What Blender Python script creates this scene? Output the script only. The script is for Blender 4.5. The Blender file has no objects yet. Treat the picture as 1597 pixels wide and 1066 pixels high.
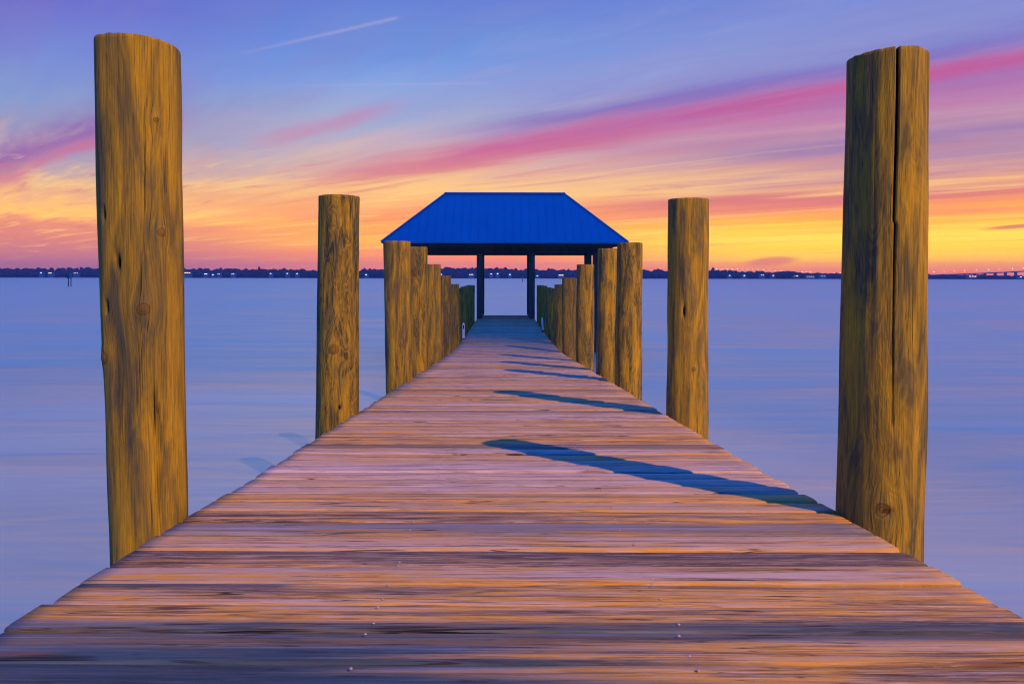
import bpy, bmesh, math, random
from mathutils import Vector, noise as mn
R = math.radians
sc = bpy.context.scene
COL = sc.collection
random.seed(7)

# ------------------------------------------------------------------ helpers
def lin(c):
    out = []
    for v in c[:3]:
        v = v / 255.0
        out.append(v / 12.92 if v <= 0.04045 else ((v + 0.055) / 1.055) ** 2.4)
    return (out[0], out[1], out[2], 1.0)

def tag(o, label=None, cat=None, group=None, kind=None):
    if label: o['label'] = label
    if cat: o['category'] = cat
    if group: o['group'] = group
    if kind: o['kind'] = kind
    return o

def empty(name, loc, label=None, cat=None, group=None, rz=0):
    o = bpy.data.objects.new(name, None)
    COL.objects.link(o)
    o.location = loc
    o.rotation_euler = (0, 0, rz)
    o.empty_display_size = 0.1
    return tag(o, label, cat, group)

class MB:
    def __init__(self):
        self.v = []; self.f = []; self.sm = []
    def add(self, vs, fs, smooth=False):
        b = len(self.v)
        self.v += [tuple(p) for p in vs]
        self.f += [tuple(i + b for i in f) for f in fs]
        self.sm += [smooth] * len(fs)
    def box(self, x0, x1, y0, y1, z0, z1):
        vs = [(x, y, z) for z in (z0, z1) for y in (y0, y1) for x in (x0, x1)]
        self.add(vs, [(0, 2, 3, 1), (4, 5, 7, 6), (0, 1, 5, 4), (2, 6, 7, 3), (0, 4, 6, 2), (1, 3, 7, 5)])
    def tube(self, p0, p1, r0, r1=None, n=12, caps=True):
        r1 = r0 if r1 is None else r1
        p0 = Vector(p0); p1 = Vector(p1); d = (p1 - p0).normalized()
        a = d.orthogonal().normalized(); b = d.cross(a)
        vs = []
        for p, r in ((p0, r0), (p1, r1)):
            for i in range(n):
                t = 2 * math.pi * i / n
                vs.append(p + (a * math.cos(t) + b * math.sin(t)) * r)
        fs = [(i, (i + 1) % n, n + (i + 1) % n, n + i) for i in range(n)]
        self.add(vs, fs, True)
        if caps:
            self.add(vs[:n], [tuple(range(n))[::-1]])
            self.add(vs[n:], [tuple(range(n))])
    def build(self, name, mat=None, parent=None, loc=(0, 0, 0)):
        me = bpy.data.meshes.new(name)
        me.from_pydata(self.v, [], self.f)
        for p, s in zip(me.polygons, self.sm): p.use_smooth = s
        if mat: me.materials.append(mat)
        me.update()
        o = bpy.data.objects.new(name, me)
        COL.objects.link(o)
        o.location = loc
        if parent: o.parent = parent
        return o

# ------------------------------------------------------------------ node helpers
class NT:
    def __init__(self, tree):
        self.t = tree; self.n = tree.nodes; self.l = tree.links
    def sock(self, node_in, v):
        if v is None: return
        if hasattr(v, 'links') or hasattr(v, 'is_linked'): self.l.new(v, node_in)
        else: node_in.default_value = v
    def m(self, op, a, b=None, c=None, clamp=False):
        n = self.n.new('ShaderNodeMath'); n.operation = op; n.use_clamp = clamp
        self.sock(n.inputs[0], a); self.sock(n.inputs[1], b)
        if c is not None: self.sock(n.inputs[2], c)
        return n.outputs[0]
    def vm(self, op, a, b=None):
        n = self.n.new('ShaderNodeVectorMath'); n.operation = op
        self.sock(n.inputs[0], a); self.sock(n.inputs[1], b)
        return n.outputs['Value'] if op in ('DOT_PRODUCT', 'LENGTH') else n.outputs[0]
    def comb(self, x, y, z):
        n = self.n.new('ShaderNodeCombineXYZ')
        for i, v in enumerate((x, y, z)): self.sock(n.inputs[i], v)
        return n.outputs[0]
    def sep(self, v):
        n = self.n.new('ShaderNodeSeparateXYZ'); self.l.new(v, n.inputs[0]); return n.outputs
    def noise(self, v, scale=1, detail=4, rough=.55, dist=0, lac=2.0):
        n = self.n.new('ShaderNodeTexNoise')
        self.sock(n.inputs['Vector'], v)
        for k, x in (('Scale', scale), ('Detail', detail), ('Roughness', rough), ('Distortion', dist), ('Lacunarity', lac)): n.inputs[k].default_value = x
        return n.outputs[0]
    def smap(self, v, a, b, c=0.0, d=1.0, smooth=True):
        n = self.n.new('ShaderNodeMapRange'); n.interpolation_type = 'SMOOTHSTEP' if smooth else 'LINEAR'
        self.sock(n.inputs[0], v)
        for i, x in enumerate((a, b, c, d)): n.inputs[i + 1].default_value = x
        return n.outputs[0]
    def ramp(self, fac, stops, interp='LINEAR'):
        n = self.n.new('ShaderNodeValToRGB'); cr = n.color_ramp; cr.interpolation = interp
        stops = sorted(stops, key=lambda s: s[0])
        while len(cr.elements) < len(stops): cr.elements.new(0.5)
        for e, (p, c) in zip(cr.elements, stops):
            e.position = p; e.color = c if len(c) == 4 else (*c, 1)
        self.l.new(fac, n.inputs[0])
        return n.outputs[0]
    def mix(self, fac, a, b, blend='MIX'):
        n = self.n.new('ShaderNodeMix'); n.data_type = 'RGBA'; n.blend_type = blend; n.clamp_factor = True
        self.sock(n.inputs[0], fac); self.sock(n.inputs[6], a); self.sock(n.inputs[7], b)
        return n.outputs[2]
    def attr(self, name):
        n = self.n.new('ShaderNodeAttribute'); n.attribute_name = name; return n
    def gauss(self, x, c, w):
        d = self.m('DIVIDE', self.m('SUBTRACT', x, c), w)
        return self.m('POWER', math.e, self.m('MULTIPLY', self.m('MULTIPLY', d, d), -1.0))

def material(name, base=(.5, .5, .5), rough=.6, metal=0, spec=.5):
    m = bpy.data.materials.new(name); m.use_nodes = True
    T = NT(m.node_tree)
    b = T.n['Principled BSDF']
    b.inputs['Base Color'].default_value = (*base, 1)
    b.inputs['Roughness'].default_value = rough
    b.inputs['Metallic'].default_value = metal
    b.inputs['Specular IOR Level'].default_value = spec
    return m, T, b

def bump(T, b, h, strength, dist):
    n = T.n.new('ShaderNodeBump')
    n.inputs['Strength'].default_value = strength; n.inputs['Distance'].default_value = dist
    T.l.new(h, n.inputs['Height']); T.l.new(n.outputs[0], b.inputs['Normal'])

# ------------------------------------------------------------------ scene constants
CAMZ = 2.60          # camera height above the water
F = 1200.0           # focal length in pixels of the 1597 px wide photograph
HZ = 432.0           # horizon row
AX = 0.04            # the dock axis stands this far right of the camera
HALF = 1.0           # half width of the deck

_prof = [(-3, .60), (0.3, .615), (1.0, .655), (1.55, .685), (1.93, .704), (2.39, .738), (2.96, .772), (3.9, .825), (5.05, .892), (6.05, .945), (7.8, 1.04),
         (9.2, 1.115), (11, 1.215), (13, 1.325), (15.2, 1.405), (18, 1.445), (21, 1.45), (60, 1.45)]
def _pz(y):
    for (a, ha), (b, hb) in zip(_prof, _prof[1:]):
        if a <= y <= b: return ha + (hb - ha) * (y - a) / (b - a)
    return _prof[-1][1]
def deck_z(y):       # smoothed height of the deck surface at a distance y
    s = 0.0
    for k in range(-3, 4): s += _pz(max(-2.9, y + k * .22))
    return CAMZ - s / 7.0

# ------------------------------------------------------------------ world: dusk sky
def build_world():
    w = bpy.data.worlds.new("World"); sc.world = w; w.use_nodes = True
    w.cycles.sampling_method = 'MANUAL'; w.cycles.sample_map_resolution = 512
    T = NT(w.node_tree); T.n.clear()
    out = T.n.new('ShaderNodeOutputWorld'); bg = T.n.new('ShaderNodeBackground')
    T.l.new(bg.outputs[0], out.inputs[0])
    tc = T.n.new('ShaderNodeTexCoord'); d = tc.outputs['Generated']
    x, y, z = T.sep(d)
    hyp = T.m('SQRT', T.m('ADD', T.m('MULTIPLY', x, x), T.m('MULTIPLY', y, y)))
    tz = T.m('MAXIMUM', z, 0.0)
    te = T.m('DIVIDE', tz, T.m('MAXIMUM', hyp, .0001))           # tangent of the elevation
    az = T.m('ARCTAN2', x, y)                                    # 0 ahead, + right
    zc = T.m('MAXIMUM', z, 0.012)
    X = T.m('DIVIDE', x, zc); Y = T.m('DIVIDE', y, zc)           # where the ray meets the cloud layer
    u = T.m('ADD', T.m('MULTIPLY', X, -.73), T.m('MULTIPLY', Y, .68))
    v = T.m('ADD', T.m('MULTIPLY', X, .68), T.m('MULTIPLY', Y, .73))
    lv = T.m('LOGARITHM', T.m('MAXIMUM', T.m('ADD', v, 0.0), .05), math.e)
    lu = T.m('DIVIDE', u, T.m('MAXIMUM', v, .3))
    n_big = T.noise(T.comb(T.m('MULTIPLY', lu, 1.1), T.m('MULTIPLY', lv, 2.2), 3.1), 1.0, 4, .55, .4)
    n_mid = T.noise(T.comb(T.m('MULTIPLY', lu, 1.7), T.m('MULTIPLY', lv, 6.5), 9.7), 1.0, 5, .55, .4)
    n_fine = T.noise(T.comb(T.m('MULTIPLY', lu, 3.0), T.m('MULTIPLY', lv, 18), 5.2), 1.0, 5, .6, .6)
    wob = T.m('ADD', T.m('MULTIPLY', T.m('SUBTRACT', n_big, .5), 1.0), T.m('ADD', T.m('MULTIPLY', T.m('SUBTRACT', n_mid, .5), .85), T.m('MULTIPLY', T.m('SUBTRACT', n_fine, .5), .32)))
    # streaks move the colour bands up and down, in proportion to the height in the sky
    amp = T.m('MULTIPLY', T.smap(te, .0, .16, .006, .075), T.smap(te, .15, .30, 1.0, .30))
    tp = T.m('ADD', te, T.m('MULTIPLY', wob, amp))
    fac = T.m('MULTIPLY', T.m('MAXIMUM', tp, 0), 1 / 0.62, clamp=True)
    def st(lst, k):
        o = [(max(0, (432 - p) / 1200 * k) / .62, lin(c)) for p, c in lst]
        return o
    top = lambda c1: [(.46 / .62, lin(c1)), (1.0, lin((10, 96, 230)))]
    rl = T.ramp(fac, st([(432, (158, 104, 166)), (415, (174, 108, 164)), (400, (190, 116, 158)), (375, (206, 124, 144)), (352, (222, 140, 132)), (336, (248, 188, 120)), (318, (236, 178, 138)), (300, (226, 168, 148)),
                         (280, (230, 184, 150)), (255, (196, 165, 178)), (200, (150, 152, 200)), (150, (135, 155, 212)), (90, (122, 142, 216)), (30, (114, 126, 210)), (0, (110, 116, 206))], .88) + top((78, 104, 212)))
    rc = T.ramp(fac, st([(432, (222, 120, 142)), (415, (232, 130, 130)), (397, (246, 142, 108)), (377, (252, 176, 76)), (355, (248, 160, 94)), (335, (240, 146, 112)), (315, (240, 170, 126)), (295, (246, 194, 140)),
                         (270, (226, 176, 164)), (245, (216, 184, 182)), (215, (196, 176, 200)), (180, (166, 176, 214)), (135, (136, 168, 228)), (90, (108, 154, 228)), (45, (102, 145, 222)), (0, (98, 130, 215))], .99) + top((70, 110, 215)))
    rr = T.ramp(fac, st([(432, (232, 118, 118)), (422, (246, 138, 88)), (412, (255, 166, 40)), (398, (255, 200, 0)), (381, (255, 206, 36)), (368, (255, 212, 80)), (352, (254, 192, 66)), (338, (250, 166, 84)), (318, (226, 134, 124)),
                         (301, (216, 126, 134)), (286, (238, 188, 146)), (262, (206, 152, 162)), (236, (176, 138, 178)), (208, (204, 158, 180)), (180, (200, 132, 176)), (150, (170, 128, 186)), (122, (136, 138, 206)), (92, (132, 162, 222)), (55, (118, 156, 226)), (0, (98, 136, 220))], .91) + top((70, 105, 215)))
    c = T.mix(T.smap(az, -.50, -.12), rl, rc)
    c = T.mix(T.smap(az, -.02, .36), c, rr)
    # cloud bands along the streets of the cloud layer
    vv = T.m('ADD', v, T.m('MULTIPLY', T.m('MULTIPLY', wob, v), .22))
    def band(c, col, v0, wd, a0=None, a1=None, s=.8, x=None):
        mk = T.gauss(vv, v0, wd)
        if a0 is not None: mk = T.m('MULTIPLY', mk, T.smap(az, a0[0], a0[1]))
        if a1 is not None: mk = T.m('MULTIPLY', mk, T.smap(az, a1[0], a1[1], 1, 0))
        tex = T.smap(n_mid, .2, .65, .62, 1.0)
        mk = T.m('MULTIPLY', T.m('MULTIPLY', mk, tex), s)
        mk = T.m('MULTIPLY', mk, T.smap(y, 0.1, .35))
        return T.mix(mk, c, lin(col))
    c = band(c, (122, 100, 192), .80, .20, None, (-.48, -.34), .45)
    c = band(c, (146, 94, 178), 1.92, .26, None, (-.50, -.34), .85)
    c = band(c, (200, 108, 160), 2.2, .15, None, (-.48, -.36), .75)
    c = band(c, (200, 122, 172), 3.0, .2, (-.34, -.26), (-.20, -.10), .6)
    c = band(c, (160, 150, 204), 3.2, .75, (-.25, .0), None, .5)
    c = band(c, (116, 100, 192), 3.72, .24, (-.12, .10), None, .75)
    c = band(c, (198, 88, 152), 4.22, .36, (-.30, -.02), None, .95)
    c = band(c, (206, 92, 140), 4.55, .26, (-.34, -.10), (.10, .30), .7)
    c = band(c, (140, 112, 182), 5.9, .42, (.24, .42), None, .75)
    c = band(c, (190, 100, 160), 4.9, .5, (-.10, .20), None, .35)
    c = band(c, (200, 104, 136), 9.4, .7, (.05, .22), None, .6)
    # thin veils: pale where they catch the glow, mauve where they are thick
    n_veil = T.noise(T.comb(T.m('MULTIPLY', lu, 2.2), T.m('MULTIPLY', lv, 11), 21.2), 1.0, 6, .66, .7)
    low = T.m('MULTIPLY', T.smap(te, .004, .05), T.smap(te, .10, .19, 1, 0)); low = T.m('MULTIPLY', low, T.smap(y, .1, .35))
    c = T.mix(T.m('MULTIPLY', T.smap(n_veil, .52, .72), T.m('MULTIPLY', low, .55)), c, lin((255, 206, 140)))
    c = T.mix(T.m('MULTIPLY', T.smap(n_veil, .48, .30), T.m('MULTIPLY', low, .55)), c, lin((204, 116, 140)))
    hi = T.m('MULTIPLY', T.smap(te, .15, .22), T.smap(te, .28, .40, 1, .15)); hi = T.m('MULTIPLY', hi, T.smap(y, .1, .35))
    c = T.mix(T.m('MULTIPLY', T.smap(n_veil, .40, .72), T.m('MULTIPLY', T.m('MULTIPLY', hi, T.smap(az, -.30, .05, .0, 1)), .15)), c, lin((196, 190, 216)))
    c = T.mix(T.m('MULTIPLY', T.smap(n_big, .55, .35), T.m('MULTIPLY', hi, .35)), c, lin((132, 128, 200)))
    # small clouds low over the far shore
    def puff(c, col, a, t, wa, wt, s, sl=0.0):
        tt = T.m('SUBTRACT', te, T.m('MULTIPLY', T.m('SUBTRACT', az, a), sl))
        tt = T.m('ADD', tt, T.m('MULTIPLY', T.m('SUBTRACT', n_fine, .5), wt * 1.2))
        mk = T.m('MULTIPLY', T.gauss(az, a, wa), T.gauss(tt, t, wt))
        return T.mix(T.smap(mk, .15, .7, 0, s), c, lin(col))
    c = puff(c, (226, 136, 112), .333, .0195, .030, .0055, .95, .09)
    c = puff(c, (206, 128, 112), .592, .0560, .034, .0024, .95, .06)
    # condensation trails: great circles through two directions
    def trail(c, p0, p1, wd, s, col):
        a = Vector(((p0[0] - 787) / F, 1, (HZ - p0[1]) / F)); b = Vector(((p1[0] - 787) / F, 1, (HZ - p1[1]) / F))
        n = a.cross(b).normalized()
        dv = T.vm('DOT_PRODUCT', d, tuple(n))
        mk = T.gauss(T.m('ADD', dv, T.m('MULTIPLY', T.m('SUBTRACT', n_fine, .5), wd * .8)), 0, wd)
        a0 = math.atan(a.x); a1 = math.atan(b.x)
        mk = T.m('MULTIPLY', mk, T.smap(az, a0, a0 + .75 * (a1 - a0)))
        mk = T.m('MULTIPLY', mk, T.smap(az, a1 - .006, a1 + .004, 1, 0))
        mk = T.m('MULTIPLY', mk, T.smap(y, 0.1, .3))
        return T.mix(T.m('MULTIPLY', mk, s), c, lin(col))
    c = trail(c, (300, 102), (620, 28), .0020, .36, (190, 178, 216))
    c = trail(c, (285, 137), (760, 130), .0016, .2, (190, 180, 214))
    # the sky away from the sunset: deep dusk blue, brightest blue overhead
    back = T.ramp(T.m('MULTIPLY', te, 1 / 1.5, clamp=True), [(0, lin((60, 88, 176))), (.12, lin((44, 96, 200))), (.35, lin((14, 92, 224))), (1, lin((0, 92, 236)))])
    c = T.mix(T.smap(y, -.15, .45), back, c)
    # the air near the horizon dims the glow: the sky behind it is brighter
    c = T.mix(1.0, c, T.ramp(te, [(0, (1.55, 1.45, .60)), (.05, (1.40, 1.36, .70)), (.12, (1.14, 1.14, .94)), (.25, (1, 1, 1))]), 'MULTIPLY')
    zen = T.smap(te, .45, 1.6)
    gain = SKY_GAIN
    c = T.mix(zen, c, (0.0, 0.115 * gain, 0.84 * gain, 1))
    T.l.new(c, bg.inputs[0]); bg.inputs[1].default_value = 1.0
SKY_GAIN = 2.35

# ------------------------------------------------------------------ materials
def mat_pile():
    m, T, b = material('weathered_piling_wood', rough=.8, spec=.14)
    g = T.attr('grain').outputs['Vector']
    kn0 = T.attr('knot').outputs['Fac']
    kn = T.m('ADD', kn0, T.m('MULTIPLY', T.m('SUBTRACT', T.noise(T.vm('MULTIPLY', g, (7, 7, 50)), 1, 3), .5), T.m('MULTIPLY', kn0, .5)))
    fig = T.attr('figure').outputs['Fac']
    dark = T.attr('dark').outputs['Fac']
    fib = T.noise(T.vm('MULTIPLY', g, (70, 70, 7)), 1, 6, .72)
    fib2 = T.noise(T.vm('MULTIPLY', g, (9, 9, 3.2)), 1, 5, .65, .6)
    pat = T.noise(T.vm('MULTIPLY', g, (1.9, 1.9, 2.2)), 1, 6, .62, .9)
    fg = T.noise(T.vm('MULTIPLY', g, (1.25, 1.25, 2.0)), 1, 3, .5, .8)
    ring = T.m('SINE', T.m('ADD', T.m('MULTIPLY', fg, 84), T.m('MULTIPLY', fib2, 3.0)))
    ring = T.smap(ring, -.6, .9)
    col = T.ramp(pat, [(.28, (.055, .085, .08)), (.42, (.19, .16, .045)), (.52, (.33, .245, .026)), (.66, (.49, .345, .018))])
    col = T.mix(T.smap(fib, .46, .62, .0, .70), col, (.08, .08, .04, 1))
    col = T.mix(T.smap(fib2, .5, .75, 0, .4), col, (.42, .30, .06, 1))
    rf = T.m('MULTIPLY', T.m('SUBTRACT', 1, ring), T.m('MULTIPLY', fig, T.smap(pat, .36, .62, 1.0, .15)))
    col = T.mix(T.m('MULTIPLY', rf, .92), col, (.045, .055, .03, 1))
    # greenish black damp staining
    dk = T.noise(T.vm('MULTIPLY', g, (2.8, 2.8, 1.9)), 1, 6, .68, .5)
    dkm = T.smap(T.m('ADD', dk, T.m('MULTIPLY', T.m('SUBTRACT', dark, .5), .5)), .52, .72)
    col = T.mix(T.m('MULTIPLY', dkm, .58), col, (.028, .05, .055, 1))
    # drying checks
    ck = T.noise(T.vm('MULTIPLY', g, (13, 13, .9)), 1, 3, .5, .3)
    ckm = T.smap(T.m('ABSOLUTE', T.m('SUBTRACT', ck, .5)), .0, .010, 1, 0)
    ckm = T.m('MULTIPLY', ckm, T.smap(T.noise(T.vm('MULTIPLY', g, (3, 3, 1.5)), 1, 2), .46, .56))
    col = T.mix(T.m('MULTIPLY', ckm, .85), col, (.012, .012, .01, 1))
    kr = T.m('SINE', T.m('MULTIPLY', kn, 22))
    kcol = T.mix(T.smap(kr, -.5, .8), (.09, .055, .022, 1), (.16, .10, .030, 1))
    col = T.mix(T.smap(kn, .40, .66, 0, .65), col, kcol)
    rim = T.m('MULTIPLY', T.smap(kn, .36, .44), T.smap(kn, .5, .58, 1, 0))
    col = T.mix(T.m('MULTIPLY', rim, .5), col, (.03, .02, .012, 1))
    col = T.mix(T.smap(T.attr('hole').outputs['Fac'], .3, .8), col, (.008, .008, .008, 1))
    T.l.new(col, b.inputs['Base Color'])
    h = T.m('ADD', T.m('MULTIPLY', fib, .6), T.m('ADD', T.m('MULTIPLY', fib2, .6), T.m('MULTIPLY', T.m('MULTIPLY', ring, fig), .25)))
    h = T.m('SUBTRACT', h, T.m('MULTIPLY', ckm, .9))
    bump(T, b, h, .75, .006)
    return m

def mat_deck():
    m, T, b = material('weathered_deck_boards', rough=.75, spec=.18)
    g = T.attr('grain').outputs['Vector']
    br = T.attr('board').outputs['Vector']
    b1, b2, b3 = T.sep(br)
    s1 = T.noise(T.vm('MULTIPLY', g, (1.9, 62, 1)), 1, 6, .68, .2)
    s2 = T.noise(T.vm('MULTIPLY', g, (.9, 26, 1)), 1, 5, .65, .5)
    s3 = T.noise(T.vm('MULTIPLY', g, (7, 260, 1)), 1, 4, .7, .2)
    pt = T.noise(T.vm('MULTIPLY', g, (1.4, 12, 1)), 1, 5, .65, .8)
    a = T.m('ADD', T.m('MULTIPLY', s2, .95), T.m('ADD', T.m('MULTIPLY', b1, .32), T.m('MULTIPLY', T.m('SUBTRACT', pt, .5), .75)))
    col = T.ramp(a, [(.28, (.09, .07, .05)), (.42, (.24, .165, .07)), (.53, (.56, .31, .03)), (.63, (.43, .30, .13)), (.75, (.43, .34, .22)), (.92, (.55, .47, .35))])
    col = T.mix(T.smap(s1, .52, .62, 0, .66), col, (.065, .05, .038, 1))
    col = T.mix(T.smap(s3, .52, .60, 0, .5), col, (.54, .45, .32, 1))
    # dark damp boards; the missing lamplight at front left is painted in too
    shade_wet = T.m('MULTIPLY', b2, T.smap(T.m('ADD', T.m('MULTIPLY', T.m('ADD', pt, s2), .5), T.m('MULTIPLY', b3, .35)), .46, .66))
    shade_wet_col = T.ramp(s2, [(.40, (.004, .035, .050)), (.55, (.015, .085, .115)), (.70, (.13, .19, .24))])
    col = T.mix(T.m('MULTIPLY', shade_wet, .97), col, shade_wet_col)
    # splits along the grain
    ck = T.noise(T.vm('MULTIPLY', g, (.9, 26, 1)), 1, 3, .5, .6)
    ckm = T.m('MULTIPLY', T.smap(T.m('ABSOLUTE', T.m('SUBTRACT', ck, .5)), 0, .02, 1, 0), T.smap(T.noise(T.vm('MULTIPLY', g, (2.2, 7, 1)), 1, 2), .56, .66))
    col = T.mix(T.m('MULTIPLY', ckm, .92), col, (.012, .01, .008, 1))
    c2 = T.noise(T.vm('MULTIPLY', g, (1.6, 75, 1)), 1, 3, .5, .3)
    c2m = T.m('MULTIPLY', T.smap(T.m('ABSOLUTE', T.m('SUBTRACT', c2, .5)), .004, .016, 1, 0), T.smap(T.noise(T.vm('MULTIPLY', g, (3, 14, 1)), 1, 2), .5, .56))
    col = T.mix(T.m('MULTIPLY', c2m, .85), col, (.02, .015, .010, 1))
    # grime packed along the plank edges
    ed = T.attr('edge').outputs['Fac']
    edm = T.smap(T.m('ADD', ed, T.m('MULTIPLY', T.m('SUBTRACT', s2, .5), .12)), .44, .478)
    col = T.mix(T.m('MULTIPLY', edm, .88), col, (.02, .017, .014, 1))
    kv = T.n.new('ShaderNodeTexVoronoi'); kv.inputs['Scale'].default_value = 1.0
    T.l.new(T.vm('MULTIPLY', g, (1.7, 7.0, 1)), kv.inputs['Vector'])
    kn = T.m('MULTIPLY', T.smap(kv.outputs['Distance'], .06, .15, 1, 0), T.smap(T.sep(kv.outputs['Color'])[0], .55, .62))
    col = T.mix(T.m('MULTIPLY', kn, .7), col, (.16, .09, .05, 1))
    T.l.new(col, b.inputs['Base Color'])
    T.l.new(T.smap(shade_wet, 0, 1, .75, .65), b.inputs['Roughness'])
    h = T.m('ADD', T.m('MULTIPLY', s1, .8), T.m('ADD', T.m('MULTIPLY', s2, .7), T.m('MULTIPLY', s3, .3)))
    h = T.m('SUBTRACT', h, T.m('MULTIPLY', ckm, 1.2))
    bump(T, b, h, .9, .007)
    return m

def mat_timber(name, c0, c1, rough=.75):
    m, T, b = material(name, rough=rough, spec=.25)
    tc = T.n.new('ShaderNodeTexCoord').outputs['Object']
    n = T.noise(T.vm('MULTIPLY', tc, (9, 9, 2.2)), 1, 5, .6)
    T.l.new(T.ramp(n, [(.3, c0), (.7, c1)]), b.inputs['Base Color'])
    bump(T, b, n, .4, .005)
    return m

def mat_roof():
    m, T, b = material('sky_tinted_metal_roof', rough=.42, spec=.4)  # blue of the reflected sky is put into the base colour
    tc = T.n.new('ShaderNodeTexCoord').outputs['Object']
    n = T.noise(T.vm('MULTIPLY', tc, (5, 1.0, .8)), 1, 5, .6)
    n2 = T.noise(T.vm('MULTIPLY', tc, (.9, .9, .9)), 1, 3, .5)
    c = T.ramp(T.m('ADD', T.m('MULTIPLY', n, .5), T.m('MULTIPLY', n2, .5)), [(.3, (.005, .19, .31)), (.7, (.009, .25, .39))])
    T.l.new(c, b.inputs['Base Color'])
    T.l.new(T.smap(n, .3, .7, .38, .52), b.inputs['Roughness'])
    return m

def mat_water():
    m, T, b = material('calm_evening_water', base=(.30, .25, .42), rough=.3, spec=.5)
    tc = T.n.new('ShaderNodeTexCoord').outputs['Object']
    b.inputs['IOR'].default_value = 1.6; b.inputs['Metallic'].default_value = .95
    n1 = T.noise(T.vm('MULTIPLY', tc, (.10, .42, 1)), 1, 4, .55, .4)
    n2 = T.noise(T.vm('MULTIPLY', tc, (.55, 2.6, 1)), 1, 5, .6, .5)
    n3 = T.noise(T.vm('MULTIPLY', tc, (.012, .05, 1)), 1, 4, .55, .4)
    T.l.new(T.smap(T.m('ADD', T.m('MULTIPLY', n1, .6), T.m('MULTIPLY', n3, .4)), .35, .65, .38, .48), b.inputs['Roughness'])
    col = T.ramp(T.m('ADD', T.m('MULTIPLY', n1, .5), T.m('MULTIPLY', n3, .5)), [(.36, (1.0, .88, .46)), (.64, (1.0, .99, .54))])
    T.l.new(col, b.inputs['Base Color'])
    h = T.m('ADD', T.m('MULTIPLY', n1, 1.0), T.m('ADD', T.m('MULTIPLY', n2, .08), T.m('MULTIPLY', n3, 3.0)))
    bump(T, b, h, 1.0, .075)
    return m

def mat_emit(name, col, s):
    m, T, b = material(name, base=(.6, .6, .6), rough=.4)
    b.inputs['Emission Color'].default_value = lin(col)
    b.inputs['Emission Strength'].default_value = s
    return m

def mat_foliage(name, c0, c1):
    m, T, b = material(name, rough=.9, spec=.1)
    tc = T.n.new('ShaderNodeTexCoord').outputs['Object']
    n = T.noise(tc, .25, 4, .6)
    T.l.new(T.ramp(n, [(.3, c0), (.7, c1)]), b.inputs['Base Color'])
    return m

M_PILE = mat_pile(); M_DECK = mat_deck(); M_ROOF = mat_roof(); M_WATER = mat_water()
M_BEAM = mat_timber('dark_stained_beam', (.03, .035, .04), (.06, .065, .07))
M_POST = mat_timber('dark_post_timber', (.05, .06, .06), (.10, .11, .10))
M_FRAME = mat_timber('under_deck_timber', (.06, .055, .04), (.13, .11, .08))
M_GALV = material('galvanised_screw', (.36, .34, .32), .6, .6)[0]
M_WHITE = material('white_plastic', (.72, .72, .68), .4)[0]
M_DARK = material('dark_plastic', (.03, .03, .035), .5)[0]
M_FOL = mat_foliage('far_foliage', (.030, .042, .020), (.070, .085, .040))
M_BARK = mat_timber('bark', (.05, .04, .03), (.10, .08, .06))
M_WALL = mat_timber('house_wall_paint', (.30, .28, .25), (.38, .36, .33), .85)
M_HROOF = mat_timber('house_roof_shingle', (.07, .06, .06), (.12, .10, .10), .9)
M_CONC = mat_timber('bridge_concrete', (.28, .27, .26), (.36, .35, .33), .9)
M_LAND = mat_foliage('far_shore_ground', (.05, .06, .03), (.09, .09, .05))
M_WARM = mat_emit('warm_window_glow', (255, 200, 110), 3.5)
M_COOL = mat_emit('white_window_glow', (225, 232, 255), 3)
M_GREEN = mat_emit('green_marker_glow', (120, 235, 190), 3)
M_LAMP = mat_emit('street_lamp_glow', (255, 214, 160), 9)
M_SIGN = material('faded_sign_board', (.10, .14, .12), .6)[0]
M_SIGN2 = material('pale_sign_board', (.30, .30, .34), .6)[0]

# ------------------------------------------------------------------ setting
def build_setting():
    mb = MB(); s = 9000
    mb.add([(-s, -s, 0), (s, -s, 0), (s, s, 0), (-s, s, 0)], [(0, 1, 2, 3)])
    tag(mb.build('water', M_WATER), kind='structure')
    # low land across the water, reaching the horizon
    mb = MB(); xs = [-4200 + 60 * i for i in range(141)]
    rows = [0, 12, 60, 600, 5000]
    hs = [-.6, .9, 1.6, 2.5, 4.0]
    vs = []
    for k, (dy, h) in enumerate(zip(rows, hs)):
        for x in xs:
            vs.append((x, shore_y(x) + dy, h))
    n = len(xs)
    fs = [(k * n + i, k * n + i + 1, (k + 1) * n + i + 1, (k + 1) * n + i) for k in range(len(rows) - 1) for i in range(n - 1)]
    mb.add(vs, fs, True)
    tag(mb.build('far_shore_ground', M_LAND), kind='structure')

SHORE = 1500.0
def shore_y(x):
    return SHORE + 25 * mn.noise(Vector((x * .004, 3.3, 0))) + 10 * mn.noise(Vector((x * .02, 1.3, 0)))

def crown_blob(mb, c, rx, ry, rz, seed, sub=2, amp=.28, fr=1.6):
    bm = bmesh.new(); bmesh.ops.create_icosphere(bm, subdivisions=sub, radius=1)
    vs = []
    for v in bm.verts:
        p = v.co
        k = 1 + amp * mn.noise(p * fr + Vector((seed * 7.1, seed * 3.3, 0))) + amp * .6 * mn.noise(p * fr * 2.7 + Vector((seed, 0, 5)))
        vs.append((c[0] + p.x * rx * k, c[1] + p.y * ry * k, c[2] + p.z * rz * k))
    fs = [tuple(v.index for v in f.verts) for f in bm.faces]
    bm.free()
    mb.add(vs, fs)

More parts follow.
